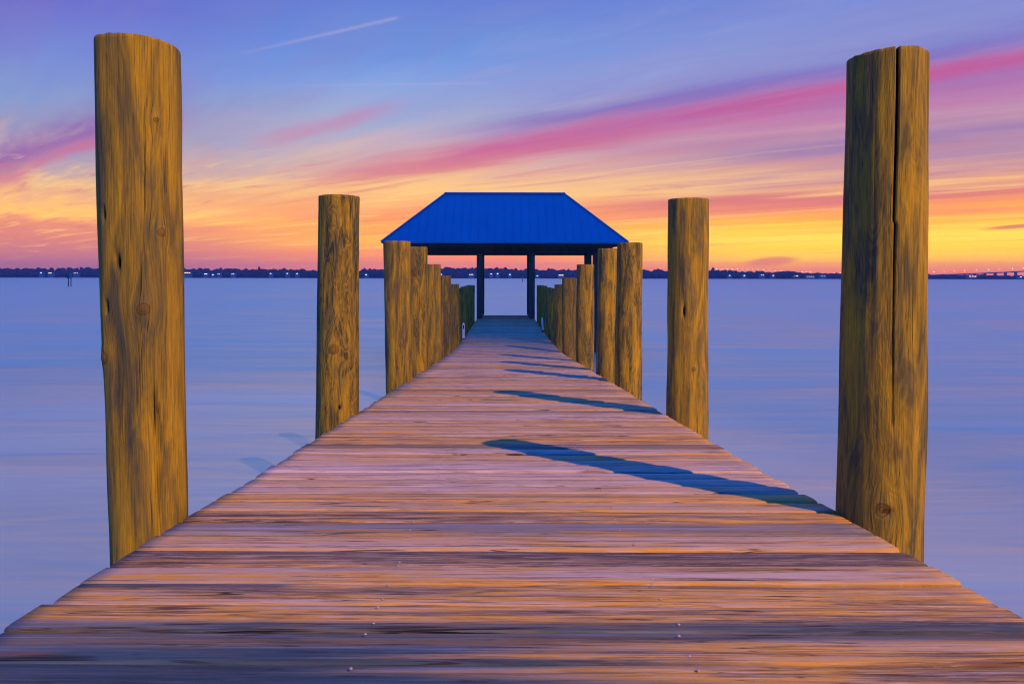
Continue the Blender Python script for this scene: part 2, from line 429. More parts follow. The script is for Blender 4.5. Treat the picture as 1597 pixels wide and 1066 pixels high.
# height of the far wood's skyline in pixels above the waterline, by photograph column
_sky = [(-300, 13), (0, 14), (150, 15), (280, 14), (420, 14), (500, 12), (560, 13), (620, 17), (700, 16), (780, 15), (850, 14), (920, 14.5), (1000, 13), (1110, 13), (1200, 11), (1260, 9), (1330, 8.5), (1400, 7), (1480, 7), (1540, 6), (1600, 5), (1950, 6)]
def sky_px(px):
    for (a, ha), (b, hb) in zip(_sky, _sky[1:]):
        if a <= px <= b: return ha + (hb - ha) * (px - a) / (b - a)
    return 10
def build_far_wood():
    rnd = random.Random(11)
    mb = MB()
    for row, (dy, k) in enumerate(((30, .72), (48, .9), (70, 1.0))):
        x = -1560.0
        while x < 1560:
            y = shore_y(x) + dy + rnd.uniform(-6, 6)
            px = 787 + F * x / y
            top = sky_px(px) * y / F * k * rnd.uniform(.78, 1.06) + 1.0
            w = rnd.uniform(4.5, 9.5)
            crown_blob(mb, (x, y, top * .55), w, w * .8, top * .47, rnd.random() * 90, 2)
            if rnd.random() < .6:   # a smaller clump breaking the outline
                crown_blob(mb, (x + rnd.uniform(-4, 4), y, top * .86), w * .45, w * .4, top * .17, rnd.random() * 90, 1)
            x += w * rnd.uniform(.75, 1.25)
    tag(mb.build('far_shore_woods', M_FOL), 'dark low wood along the whole far shore', 'woods', kind='stuff')

def far_tree(px, hpx, wpx, label, dy=20, round_=False):
    y = SHORE + dy; x = (px - 787) / F * y
    y = shore_y(x) + dy; x = (px - 787) / F * y
    h = hpx * y / F; w = wpx * y / F / 2
    t = empty('shore_tree', (x, y, .8), label, 'tree', 'single trees standing out of the far wood')
    rnd = random.Random(px)
    mb = MB(); mb.tube((0, 0, 0), (0, 0, h * .6), w * .09 + .15, w * .05 + .08, 8)
    for k in range(5):
        a = k * 1.3
        mb.tube((0, 0, h * (.3 + .06 * k)), (math.cos(a) * w * .5, math.sin(a) * w * .5, h * (.5 + .07 * k)), .18, .06, 6)
    mb.build('trunk', M_BARK, t)
    mb = MB()
    if round_:
        for k in range(22):
            a = rnd.uniform(0, 6.28); q = math.sqrt(rnd.random())
            crown_blob(mb, (math.cos(a) * w * .72 * q, math.sin(a) * w * .72 * q, h * (.42 + .34 * math.sqrt(max(0, 1 - q * q)) * rnd.uniform(.5, 1.05))), w * .38, w * .38, h * .2, rnd.random() * 50, 2, .4)
    else:
        for k in range(16):
            q = rnd.random()
            a = rnd.uniform(0, 6.28); rr = w * (1 - .75 * q) * rnd.uniform(.2, .8)
            crown_blob(mb, (math.cos(a) * rr, math.sin(a) * rr, h * (.35 + .56 * q)), w * (.5 - .3 * q), w * (.5 - .3 * q), h * .11, rnd.random() * 50, 2, .4)
    mb.build('crown', M_FOL, t)

def shore_house(px, py, wpx, glow, label, nwin=1, winw=.6, dy=6):
    y = SHORE + dy; x = (px - 787) / F * y
    y = shore_y(x) + dy; x = (px - 787) / F * y
    w = max(5.0, wpx * y / F); zl = CAMZ + (HZ + .0019 * (px - 787) - py) / F * y      # height of the lit windows
    g = 1.1
    hgt = max(3.0, zl - g + 1.2)
    t = empty('shore_house', (x, y, g), label, 'house', 'lit houses on the far shore')
    hw = w / 2 + 1.2
    mb = MB(); mb.box(-hw, hw, 0, 7, -.6, hgt); mb.build('wall', M_WALL, t)
    mb = MB(); e = .6; rh = 1.9
    mb.add([(-hw - e, -e, hgt), (hw + e, -e, hgt), (hw + e, 7 + e, hgt), (-hw - e, 7 + e, hgt), (-hw + .8, 3.5, hgt + rh), (hw - .8, 3.5, hgt + rh)],
           [(0, 1, 5, 4), (1, 2, 5), (2, 3, 4, 5), (3, 0, 4), (0, 3, 2, 1)])
    mb.build('roof', M_HROOF, t)
    for i in range(nwin):
        cx = (i + .5) / nwin * w - w / 2
        ww = w / nwin * winw / 2
        mb = MB(); mb.box(cx - ww, cx + ww, -.06, .02, zl - g - .55, zl - g + .55)
        mb.build('window', glow, t)

ORD = ['first', 'second', 'third', 'fourth', 'fifth', 'sixth', 'seventh', 'eighth', 'ninth', 'tenth', 'eleventh', 'twelfth', 'thirteenth', 'fourteenth', 'fifteenth']
def build_bridge():
    D = 2000.0
    def hz(px): return HZ + .0019 * (px - 787)
    prof = [(1040, 418.5), (1117, 419), (1170, 420), (1226, 423), (1270, 425), (1330, 426.5), (1400, 426), (1455, 424), (1503, 422.3), (1558, 420), (1597, 418), (1680, 415)]
    def lamp_py(px):
        for (a, ha), (b, hb) in zip(prof, prof[1:]):
            if a <= px <= b: return ha + (hb - ha) * (px - a) / (b - a)
        return 418
    POLE = 8.0
    def dz(px): return CAMZ + (hz(px) - lamp_py(px)) / F * D - POLE
    br = empty('causeway_bridge', ((1300 - 787) / F * D, D, 0), 'long low concrete bridge behind the far wood at right, carrying a row of lamps', 'bridge')
    ox = (1300 - 787) / F * D
    mb = MB(); rl = MB(); pr = MB()
    pts = list(range(1040, 1681, 8))
    W = 7
    vs = []
    for px in pts:
        x = (px - 787) / F * D - ox; z = dz(px)
        vs += [(x, -W, z), (x, W, z), (x, W, z - 1.8), (x, -W, z - 1.8)]
    fs = []
    for i in range(len(pts) - 1):
        a = i * 4; b_ = a + 4
        for k in range(4): fs.append((a + k, a + (k + 1) % 4, b_ + (k + 1) % 4, b_ + k))
    mb.add(vs, fs); mb.build('bridge_deck', M_CONC, br)
    vs = []
    for px in pts:
        x = (px - 787) / F * D - ox; z = dz(px) + .003
        vs += [(x, -W, z), (x, -W + .3, z), (x, -W + .3, z + 1), (x, -W, z + 1)]
    rl.add(vs, fs); rl.build('railing', M_CONC, br)
    for px in pts[::2]:
        x = (px - 787) / F * D - ox
        mbp = MB(); mbp.box(x - .9, x + .9, -5, 5, -1, dz(px) - 1.8); mbp.build('pier', M_CONC, br)
    cols = [1117, 1125, 1133, 1141, 1149, 1157, 1165, 1173, 1181, 1190, 1199, 1208, 1217, 1227, 1250, 1257, 1263, 1281, 1300, 1309]
    right = [1455, 1471, 1487, 1503, 1521, 1540, 1558, 1577, 1595]
    for part, lst in (('between the second and nearest right pilings', cols), ('right of the nearest right piling', right)):
        for i, px in enumerate(lst):
            o_ = (ORD + ['sixteenth', 'seventeenth', 'eighteenth', 'nineteenth', 'twentieth'])[i]
            t = empty('bridge_lamp', ((px - 787) / F * D, D - W + .8, dz(px)), f'glowing lamp on the far bridge, {o_} from left {part}', 'street lamp', 'street lamps along the far bridge')
            m1 = MB(); m1.tube((0, 0, 0), (0, 0, POLE), .16, .10, 6); m1.tube((0, 0, POLE - .1), (0, 1.6, POLE + .25), .08, .06, 6); m1.build('pole', M_GALV, t)
            m2 = MB(); m2.tube((-.75, 1.5, POLE + .2), (.75, 1.5, POLE + .2), .36, .36, 8); m2.build('lamp_head', M_LAMP, t)

# ------------------------------------------------------------------ pilings
def piling(side, y, r, py_top, label, seed, lean=(0, 0), fig=.5, dark=.5, knots=(), holes=(), crack=None, fine=1, ztop=None, xoff=0.0, bow=0.0, tilt=0.0, swell=.02):
    """side -1 / +1; y distance; lean (dx, dy) = offset of the top against the foot"""
    zd = deck_z(y)
    zt = CAMZ + (HZ - py_top) / F * (y - r * .5) if ztop is None else ztop
    x = AX + side * (HALF + r + .012) + xoff
    base = Vector((x, y, zd))
    o_name = 'dock_piling'
    face = math.atan2(-base.y, -base.x)          # direction towards the camera
    nr = {2: 132, 1: 60, 0: 28}[fine]; nz = {2: 170, 1: 60, 0: 22}[fine]
    z0 = -1.2
    # angles around the trunk; 0 faces the camera, + to the right in the picture
    uni = [2 * math.pi * i / nr - math.pi for i in range(nr)]
    rnd = random.Random(seed)
    H = zt - zd
    verts = []; grain = []; knot = []; hole = []
    csteps = [(-.075, 0), (-.048, 0), (-.032, .35), (-.014, .9), (0, 1), (.014, .9), (.032, .35), (.048, 0), (.075, 0)]
    zs = []
    nlow = max(4, nz // 8)
    for i in range(nlow): zs.append(z0 + (zd - .05 - z0) * i / nlow)
    nup = nz - nlow
    for i in range(nup + 1): zs.append(zd - .05 + (zt - .004 - zd + .05) * i / nup)
    zs.append(zt)
    sd = Vector((seed * 3.7, seed * 1.9, 0))
    ring_n = None
    for iz, z in enumerate(zs):
        t = (z - zd) / H
        cx = lean[0] * t + bow * math.sin(math.pi * max(0, min(1, t)))
        cy = lean[1] * t
        if crack:
            thc = crack['ang'](t); wsc = crack['width'](t); dep = crack['depth'](t)
            ang = [a for a in uni if abs(a - crack['a0']) > .11] + [thc + s * (.35 + .65 * wsc) for s, _ in csteps]
            gro = [0.0] * (len(ang) - len(csteps)) + [g * dep for _, g in csteps]
            zz = sorted(zip(ang, gro)); ang = [a for a, _ in zz]; gro = [g for _, g in zz]
        else:
            ang = uni; gro = [0.0] * nr
        ring_n = len(ang)
        for a, gd in zip(ang, gro):
            th = face + a       # + turns towards the right of the picture (seen from the camera)
            ca, sa = math.cos(th), math.sin(th)
            rr = r * (1 + swell * (.5 - t))
            rr += .010 * mn.noise(Vector((ca * .9, sa * .9, z * .9)) + sd) + .005 * mn.noise(Vector((ca * 2.2, sa * 2.2, z * 2.6)) + sd) + .0022 * mn.noise(Vector((ca * 7, sa * 7, z * 3)) + sd)
            kv = 0.0; hv = 0.0; ga = a; gz = z
            for (ka, kz, kr_) in knots:
                ds = (a - ka) * r; dzk = z - kz
                dd = math.hypot(ds, dzk)
                kv = max(kv, math.exp(-(dd / (kr_ * 1.15)) ** 2))
                infl = math.exp(-(ds / (kr_ * 2.6)) ** 2 - (dzk / (kr_ * 5)) ** 2)
                ga += -(a - ka) * infl * .7
                rr += .007 * math.exp(-(dd / (kr_ * 1.5)) ** 2) - .006 * math.exp(-((dd - kr_) / (kr_ * .25)) ** 2) * .5
            for (ka, kz, kw, kh) in holes:
                e = ((a - ka) * r / kw) ** 2 + ((z - kz) / kh) ** 2
                hq = math.exp(-e * 1.2); hv = max(hv, hq); rr -= .018 * hq
            if iz == len(zs) - 1: rr -= .004
            rr -= gd
            gth = face + ga
            zz_ = z
            if iz >= len(zs) - 2: zz_ = z + tilt * a_clip(a) * r + .0025 * mn.noise(Vector((ca * 5, sa * 5, seed)))
            verts.append((x + cx + ca * rr, y + cy + sa * rr, zz_))
            grain.append((math.cos(gth), math.sin(gth), gz + seed * 5.3))
            knot.append(kv); hole.append(max(hv, min(1.0, gd * 40)))
    faces = []
    n = ring_n
    for k in range(len(zs) - 1):
        for i in range(n):
            j = (i + 1) % n
            faces.append((k * n + i, k * n + j, (k + 1) * n + j, (k + 1) * n + i))
    # sawn top: rings towards the heart
    last = (len(zs) - 1) * n
    c = Vector((0, 0, 0))
    for i in range(n): c += Vector(verts[last + i])
    c /= n
    prev = last
    for q in (.66, .33):
        st_ = len(verts)
        for i in range(n):
            p = c.lerp(Vector(verts[last + i]), q); p.z += rnd.uniform(-.0015, .0015)
            verts.append(tuple(p)); grain.append((q, q * .4, seed * 5.3 + i * .01)); knot.append(0); hole.append(0)
        for i in range(n):
            j = (i + 1) % n
            faces.append((prev + i, prev + j, st_ + j, st_ + i))
        prev = st_
    verts.append(tuple(c)); grain.append((0, 0, seed)); knot.append(0); hole.append(0)
    for i in range(n): faces.append((prev + i, prev + (i + 1) % n, len(verts) - 1))
    me = bpy.data.meshes.new(o_name)
    verts = [(p[0] - x, p[1] - y, p[2] - zd) for p in verts]
    me.from_pydata(verts, [], faces)
    nside = (len(zs) - 1) * n
    for i, p in enumerate(me.polygons): p.use_smooth = i < nside
    at = me.attributes.new('grain', 'FLOAT_VECTOR', 'POINT')
    at.data.foreach_set('vector', [q for g in grain for q in g])
    for nm, arr in (('knot', knot), ('hole', hole), ('figure', [fig] * len(verts)), ('dark', [dark] * len(verts))):
        at = me.attributes.new(nm, 'FLOAT', 'POINT'); at.data.foreach_set('value', arr)
    me.materials.append(M_PILE)
    o = bpy.data.objects.new(o_name, me); COL.objects.link(o); o.location = base
    tag(o, label, 'piling', 'round timber pilings along both edges of the dock')
    return o

def a_clip(a): return math.sin(a)

def zpix(py, y): return CAMZ + (HZ - py) / F * y

def build_pilings():
    # left row, nearest first
    piling(-1, 2.36, .116, 63, 'nearest left piling, very tall golden log with round knots and a dark hole', 1, lean=(-.036, 0), fig=.12, dark=.46, fine=2, bow=-.006, tilt=-.05, swell=-.09,
           knots=[(.02, zpix(483, 2.25), .017), (.50, zpix(362, 2.25), .013), (.38, zpix(185, 2.25), .008), (-1.2, zpix(560, 2.25), .02)],
           holes=[(-.62, zpix(410, 2.25), .008, .028), (-1.0, zpix(335, 2.25), .006, .02), (-1.0, zpix(480, 2.25), .006, .02), (.24, zpix(640, 2.25), .0025, .10), (.26, zpix(760, 2.25), .0035, .16), (-.5, zpix(690, 2.25), .0018, .2)])
    piling(-1, 4.98, .132, 305, 'second left piling from the front, wavy flame-like grain over dark stains', 2, lean=(.006, 0), xoff=.024, fig=1.0, dark=.50, fine=2,
           knots=[(-.2, zpix(545, 4.85), .03)], holes=[(.1, zpix(636, 4.85), .012, .02)])
    piling(-1, 7.62, .134, 376, 'third left piling from the front, leaning outward, its top just under the roof edge', 3, lean=(-.03, 0), xoff=.066, fig=.35, dark=.55, fine=1)
    piling(-1, 9.2, .13, 385, 'fourth left piling, half hidden behind the third, dark curved knot on its face', 4, xoff=.055, fig=.7, dark=.5, fine=1, knots=[(-.2, zpix(425, 9), .045)])
    piling(-1, 11.35, .128, 412, 'fifth left piling, smooth tan face, top level with the far treetops', 5, lean=(-.01, 0), xoff=.04, fig=.3, dark=.42, fine=1)
    piling(-1, 14.0, .13, 430, 'sixth left piling, dark greenish, top level with the far waterline', 6, fig=.3, dark=.8, fine=1)
    piling(-1, 16.5, .125, 443, 'seventh left piling, grey green, just before the white conduit', 7, fig=.3, dark=.55, fine=1)
    for i, (y, py) in enumerate(((19.2, 449), (21.4, 447), (23.4, 445.5), (25.2, 444.5))):
        piling(-1, y, .122, py, f'dim blue-green left piling, {ORD[7 + i]} from the front' + (', beside the pavilion post' if i == 3 else ''), 8 + i, fig=.2, dark=.15, fine=0)
    # right row, nearest first
    cr = {'a0': .20,
          'ang': lambda t: .205 + .018 * math.sin(t * 9.0) + (.035 if t < .63 else 0) - .05 * max(0, .45 - t),
          'width': lambda t: max(0.02, min(1.0, (t - .22) / .5)),
          'depth': lambda t: .075 * max(0.0, min(1.0, (t - .20) / .3))}
    piling(1, 2.40, .120, 80, 'nearest right piling, very tall log split by a long vertical crack', 21, lean=(.022, 0), fig=.55, dark=.45, fine=2, crack=cr, tilt=.03,
           knots=[(.06, zpix(795, 2.28), .020)], holes=[(.12, zpix(797, 2.28), .018, .010)])
    piling(1, 4.98, .130, 309, 'second right piling from the front, smooth gold face with dark vertical streaks', 22, lean=(.010, 0), fig=.2, dark=.5, fine=2,
           holes=[(-.2, zpix(485, 4.85), .010, .05)], knots=[(.3, zpix(575, 4.85), .014)])
    piling(1, 7.62, .132, 378, 'third right piling from the front, blotchy wavy grain, under the roof corner', 23, lean=(.015, 0), xoff=.04, fig=.85, dark=.52, fine=1)
    piling(1, 9.2, .13, 387, 'fourth right piling, half hidden behind the third, dark stained upper half', 24, lean=(.01, 0), xoff=.05, fig=.5, dark=.55, fine=1)
    piling(1, 11.3, .13, 412, 'fifth right piling, brown gold with dark wavy patches, whole face visible', 25, lean=(.005, 0), fig=.75, dark=.55, fine=1)
    piling(1, 14.0, .13, 433, 'sixth right piling, tall dark stain down the middle of its face', 26, lean=(-.01, 0), fig=.3, dark=.70, fine=1)
    piling(1, 16.3, .125, 443.5, 'seventh right piling, grey green, first of the dim ones', 27, fig=.3, dark=.55, fine=1)
    for i, (y, py) in enumerate(((18.9, 449), (21.2, 448), (23.3, 445.5), (25.2, 444.5))):
        piling(1, y, .122, py, f'dim blue-green right piling, {ORD[7 + i]} from the front' + (', beside the pavilion post' if i == 3 else ''), 28 + i, fig=.2, dark=.15, fine=0)

# ------------------------------------------------------------------ dock
def build_dock():
    rnd = random.Random(5)
    root = empty('dock', (AX, 0, 0), 'long narrow boardwalk dock of weathered planks sloping down to the pavilion', 'dock')
    mb_v = []; mb_f = []; grain = []; board = []; smooth = []; edge = []
    prof = [(-.5, -.036), (-.5, -.009), (-.485, -.004), (-.45, -.001), (-.3, .0), (-.1, 0), (.1, 0), (.3, .0), (.45, -.001), (.485, -.004), (.5, -.009), (.5, -.036)]
    y = -1.2; k = 0; centers = []
    def shade_damp(x, yy, k):      # unlit front-left corner painted as dark teal, plus single dark damp boards
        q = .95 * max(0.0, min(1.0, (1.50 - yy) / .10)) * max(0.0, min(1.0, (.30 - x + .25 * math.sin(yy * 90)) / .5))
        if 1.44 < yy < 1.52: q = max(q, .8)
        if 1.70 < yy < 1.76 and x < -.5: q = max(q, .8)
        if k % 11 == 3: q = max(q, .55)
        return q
    while y < 29.3:
        w = rnd.uniform(.118, .134); gap = rnd.choice((.005, .006, .008, .010, .013))
        yc = y + w / 2
        near = yc < 6
        nseg = 40 if near else 14
        zc = deck_z(yc); sl = (deck_z(yc + .07) - deck_z(yc - .07)) / .14
        dz = rnd.uniform(-.003, .0025); roll = rnd.uniform(-.018, .018); cup = rnd.uniform(-.004, .003); yaw = rnd.uniform(-.0012, .0012)
        xl = -HALF - rnd.uniform(-.004, .009); xr = HALF + rnd.uniform(-.004, .009)
        b1, b2, b3 = rnd.random(), rnd.random(), rnd.random()
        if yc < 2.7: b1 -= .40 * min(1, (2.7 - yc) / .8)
        b2 = 0
        so = rnd.uniform(0, 500)
        st = len(mb_v); npf = len(prof)
        wear = rnd.uniform(.6, 1.3)
        for i in range(nseg + 1):
            f = i / nseg; x = xl + (xr - xl) * f
            wob = .0016 * mn.noise(Vector((x * 1.7, so, 0))); ew = .0022 * mn.noise(Vector((x * 3.1, so, 4)))
            for (t, h) in prof:
                hh = h * (wear if h > -.03 else 1)
                hh += cup * (t * t * 4 - .3) * (1 if h > -.03 else 0) + .0012 * mn.noise(Vector((x * 2.0, t * 7 + so, 1.0)))
                e = ew if abs(t) > .45 else 0
                yy = yc + t * w + yaw * x * 8 + (e if t > 0 else -e) + .004 * mn.noise(Vector((x * 1.2, so, 9)))
                mb_v.append((x, yy, zc + sl * (t * w) + dz + hh + wob + roll * t * w))
                grain.append((x + so, t * w, so * .37)); edge.append(t); board.append((b1, shade_damp(x, yc + t * w, k), b3 + .25))
        for i in range(nseg):
            for j in range(npf):
                j2 = (j + 1) % npf
                a = st + i * npf + j; b_ = st + i * npf + j2
                mb_f.append((a, b_, b_ + npf, a + npf)); smooth.append(j not in (0, npf - 2, npf - 1))
        mb_f.append(tuple(st + j for j in range(npf))[::-1]); smooth.append(False)
        mb_f.append(tuple(st + nseg * npf + j for j in range(npf))); smooth.append(False)
        centers.append((yc, zc + dz, w))
        y += w + gap; k += 1
    me = bpy.data.meshes.new('deck_planks'); me.from_pydata(mb_v, [], mb_f)
    # outward facing normals
    bm = bmesh.new(); bm.from_mesh(me); bmesh.ops.recalc_face_normals(bm, faces=bm.faces); bm.to_mesh(me); bm.free()
    for p, s in zip(me.polygons, smooth): p.use_smooth = s
    for nm, arr in (('grain', grain), ('board', board)):
        at = me.attributes.new(nm, 'FLOAT_VECTOR', 'POINT'); at.data.foreach_set('vector', [q for g in arr for q in g])
    at = me.attributes.new('edge', 'FLOAT', 'POINT'); at.data.foreach_set('value', edge)
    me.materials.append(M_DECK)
    o = bpy.data.objects.new('deck_planks', me); COL.objects.link(o); o.parent = root
    # stringers under the planks
    for xs in (-.9, -.3, .3, .9):
        mb = MB(); vs = []; ys = [-1.2 + .5 * i for i in range(61)]
        for yy in ys:
            zt = deck_z(yy) - .048
            vs += [(xs - .022, yy, zt), (xs + .022, yy, zt), (xs + .022, yy, zt - .19), (xs - .022, yy, zt - .19)]
        fs = []
        for i in range(len(ys) - 1):
            a = i * 4
            for q in range(4): fs.append((a + q, a + (q + 1) % 4, a + 4 + (q + 1) % 4, a + 4 + q))
        fs.append((3, 2, 1, 0)); fs.append(tuple(len(vs) - 4 + q for q in range(4)))
        mb.add(vs, fs); mb.build('stringer', M_FRAME, root)
    for yy in (2.38, 4.98, 7.62, 9.2, 11.33, 14.0, 16.4, 19.05, 21.3, 23.35, 25.2):
        mb = MB(); zt = deck_z(yy) - .242
        mb.box(-1.24, 1.24, yy + .13, yy + .17, zt - .2, zt); mb.build('cross_beam', M_FRAME, root)
    # screw heads: a pair of rows over the inner stringers
    r2 = random.Random(8)
    proto = MB(); n = 8
    vs = [(math.cos(6.283 * i / n) * .0034, math.sin(6.283 * i / n) * .0034, 0) for i in range(n)] + [(math.cos(6.283 * i / n) * .0025, math.sin(6.283 * i / n) * .0025, .0016) for i in range(n)] + [(0, 0, .0017)]
    fs = [(i, (i + 1) % n, n + (i + 1) % n, n + i) for i in range(n)] + [(n + i, n + (i + 1) % n, 2 * n) for i in range(n)]
    proto.add(vs, fs, True)
    first = None; cnt = 0; rest = MB()
    for (yc, zc, w) in centers:
        if yc < 1.1: continue
        for xs in (-.3, .3):
            for t in (-.27, .27):
                if r2.random() < .25: continue
                px_ = xs + r2.uniform(-.012, .012); py_ = yc + t * w + r2.uniform(-.008, .008); pz_ = zc + .0035
                if cnt < 96:
                    if first is None:
                        first = proto.build('screw', M_GALV, root, (px_, py_, pz_))
                    else:
                        c = first.copy(); COL.objects.link(c); c.parent = root; c.location = (px_, py_, pz_)
                    cnt += 1
                elif yc < 14:
                    rest.add([(a + px_, b_ + py_, q + pz_) for a, b_, q in vs], fs, True)
    tag(rest.build('screws', M_GALV, root), kind='stuff')

# ------------------------------------------------------------------ pavilion
def build_pavilion():
    YE = 26.3; run = 2.05; ze = CAMZ + 1.20; zr = CAMZ + 3.06; hw = 4.22; rw = 2.19; AXP = 0.0
    root = empty('boat_pavilion', (AXP, YE + run, deck_z(28)), 'open boat pavilion with a blue hipped metal roof on dark posts', 'pavilion')
    off = Vector((AXP, YE + run, deck_z(28)))
    def B(mb, name, mat, parent=root):
        mb.v = [tuple(Vector(p) - off) for p in mb.v]
        return mb.build(name, mat, parent)
    X0, X1, Y0, Y1 = AXP - hw, AXP + hw, YE, YE + 2 * run
    A, Bc, C, D = Vector((X0, Y0, ze)), Vector((X1, Y0, ze)), Vector((X1, Y1, ze)), Vector((X0, Y1, ze))
    E, Fp = Vector((AXP - rw, YE + run, zr)), Vector((AXP + rw, YE + run, zr))
    mb = MB()
    th = Vector((0, 0, -.05))
    mb.add([A, Bc, C, D, E, Fp], [(0, 1, 5, 4), (1, 2, 5), (2, 3, 4, 5), (3, 0, 4)])
    mb.add([A + th, Bc + th, C + th, D + th, E + th, Fp + th], [(4, 5, 1, 0), (5, 2, 1), (5, 4, 3, 2), (4, 0, 3)])
    mb.add([A, Bc, C, D, A + th, Bc + th, C + th, D + th], [(0, 4, 5, 1), (1, 5, 6, 2), (2, 6, 7, 3), (3, 7, 4, 0)])
    # raised seams of the metal sheets, running up every slope
    def seams(P, Q, S, T_, step):       # eave P->Q, ridge S->T_
        n = int((Q - P).length / step)
        e = (Q - P).normalized(); up = (S - P) - e * (S - P).dot(e); un = up.normalized()
        nrm = e.cross(un).normalized()
        a0 = (S - P).dot(e); a1 = (T_ - P).dot(e); L = (Q - P).length; hgt = up.length
        for i in range(1, n):
            s = i * step
            k = min(1.0, s / a0 if a0 > 0 else 1, (L - s) / (L - a1) if L > a1 else 1) * .985
            p0 = P + e * s + un * .005; p1 = P + e * s + un * hgt * k
            w = e * .010; hN = nrm * .012
            mb.add([p0 - w, p0 + w, p1 + w, p1 - w, p0 - w + hN, p0 + w + hN, p1 + w + hN, p1 - w + hN], [(4, 5, 6, 7), (0, 1, 5, 4), (1, 2, 6, 5), (2, 3, 7, 6), (3, 0, 4, 7)])
    seams(A, Bc, E, Fp, .30); seams(C, D, Fp, E, .30); seams(Bc, C, Fp, Fp, .30); seams(D, A, E, E, .30)
    roof = B(mb, 'roof', M_ROOF)
    mb = MB(); mb.tube(E + Vector((-.03, 0, .012)), Fp + Vector((.03, 0, .012)), .05, .05, 8); B(mb, 'ridge_cap', M_ROOF, roof)
    for P, Q in ((A, E), (Bc, Fp), (C, Fp), (D, E)):
        mb = MB(); mb.tube(P + Vector((0, 0, .01)), Q + Vector((0, 0, .012)), .038, .038, 8); B(mb, 'hip_cap', M_ROOF, roof)
    # ring beam and rafters below the eaves
    zb0, zb1 = ze - .36, ze - .03
    px_in, px_out = .92, 3.22
    yf, yb = YE + .62, YE + 2 * run - .62
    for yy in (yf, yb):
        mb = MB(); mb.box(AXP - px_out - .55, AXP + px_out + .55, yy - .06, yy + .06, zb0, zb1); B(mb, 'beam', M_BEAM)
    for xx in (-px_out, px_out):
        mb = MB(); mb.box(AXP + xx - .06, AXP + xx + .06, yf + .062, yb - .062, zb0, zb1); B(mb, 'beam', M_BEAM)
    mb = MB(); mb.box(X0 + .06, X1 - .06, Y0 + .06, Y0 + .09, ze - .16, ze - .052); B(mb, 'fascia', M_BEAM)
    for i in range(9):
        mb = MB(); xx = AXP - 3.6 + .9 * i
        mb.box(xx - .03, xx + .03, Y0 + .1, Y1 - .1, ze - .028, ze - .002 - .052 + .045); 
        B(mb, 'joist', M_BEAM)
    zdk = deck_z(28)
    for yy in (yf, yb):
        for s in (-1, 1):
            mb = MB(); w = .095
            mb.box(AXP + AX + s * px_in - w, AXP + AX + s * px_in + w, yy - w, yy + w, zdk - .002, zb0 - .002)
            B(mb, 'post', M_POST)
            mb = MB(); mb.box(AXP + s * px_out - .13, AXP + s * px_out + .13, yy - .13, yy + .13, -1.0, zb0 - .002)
            B(mb, 'corner_post', M_POST)
    for s in (-1, 1):   # small dark hook blocks low on the inner faces of the front posts
        mb = MB(); xa = AXP + AX + s * (px_in - .107)
        x0, x1 = sorted((xa, xa - s * .055))
        mb.box(x0, x1, yf - .06, yf + .06, zdk + .20, zdk + .36)
        x0, x1 = sorted((xa, xa - s * .035))
        mb.box(x0, x1, yf - .05, yf + .05, zdk + .06, zdk + .198)
        B(mb, 'hook_block', M_DARK)

def build_small():
    # white conduit standing at the left edge
    y = 17.45; x = AX - HALF + .03; z = deck_z(y)
    t = empty('conduit_pipe', (x, y, z), 'short white conduit box with a dark slot standing at the left deck edge', 'conduit')
    mb = MB(); mb.tube((0, 0, 0), (0, 0, .36), .028, .028, 14); mb.tube((0, 0, .36), (0, 0, .40), .028, .012, 14); mb.build('pipe', M_WHITE, t)
    mb = MB(); mb.box(-.012, .012, -.036, -.024, .27, .35); mb.build('outlet', M_DARK, t)
    mb = MB(); mb.tube((0, 0, .02), (0, 0, .05), .036, .036, 14); mb.build('clamp', M_DARK, t)
    y = 20.3; x = AX + HALF - .03; z = deck_z(y)
    t = empty('conduit_pipe', (x, y, z), 'thin white pipe fixed beside the dim right pilings, tilted a little', 'conduit')
    t.rotation_euler = (0, R(-3), 0)
    mb = MB(); mb.tube((0, 0, .06), (0, 0, .36), .024, .024, 12); mb.tube((0, 0, .36), (0, 0, .39), .024, .010, 12); mb.build('pipe', M_WHITE, t)
    mb = MB(); mb.tube((0, 0, 0), (0, 0, .06), .03, .03, 12); mb.build('clamp', M_DARK, t)
    # channel markers out in the water
    y = 2.6 / 15.5 * F; x = (108.6 - 787) / F * y
    t = empty('channel_marker', (x, y, 0), 'channel marker of two dark poles with square boards, left on the open water', 'channel marker')
    for sx, mt, zz in ((-.32, M_SIGN, 2.15), (.36, M_SIGN2, 2.25)):
        mb = MB(); mb.tube((sx, 0, -2), (sx, 0, 3.2), .13, .11, 10); mb.build('pole', M_POST, t)
        mb = MB(); mb.box(sx - .33, sx + .33, -.20, -.14, zz - .1, zz + 1.05); mb.build('sign_board', mt, t)
    y = 2.6 / 7.5 * F; x = (815 - 787) / F * y
    t = empty('channel_marker', (x, y, 0), 'tiny lone marker pole on the far water, seen between the pavilion posts', 'channel marker')
    mb = MB(); mb.tube((0, 0, -2), (0, 0, 3.0), .16, .14, 10); mb.build('pole', M_POST, t)
    mb = MB(); mb.box(-.5, .5, -.22, -.17, 1.9, 2.9); mb.build('sign_board', M_SIGN2, t)

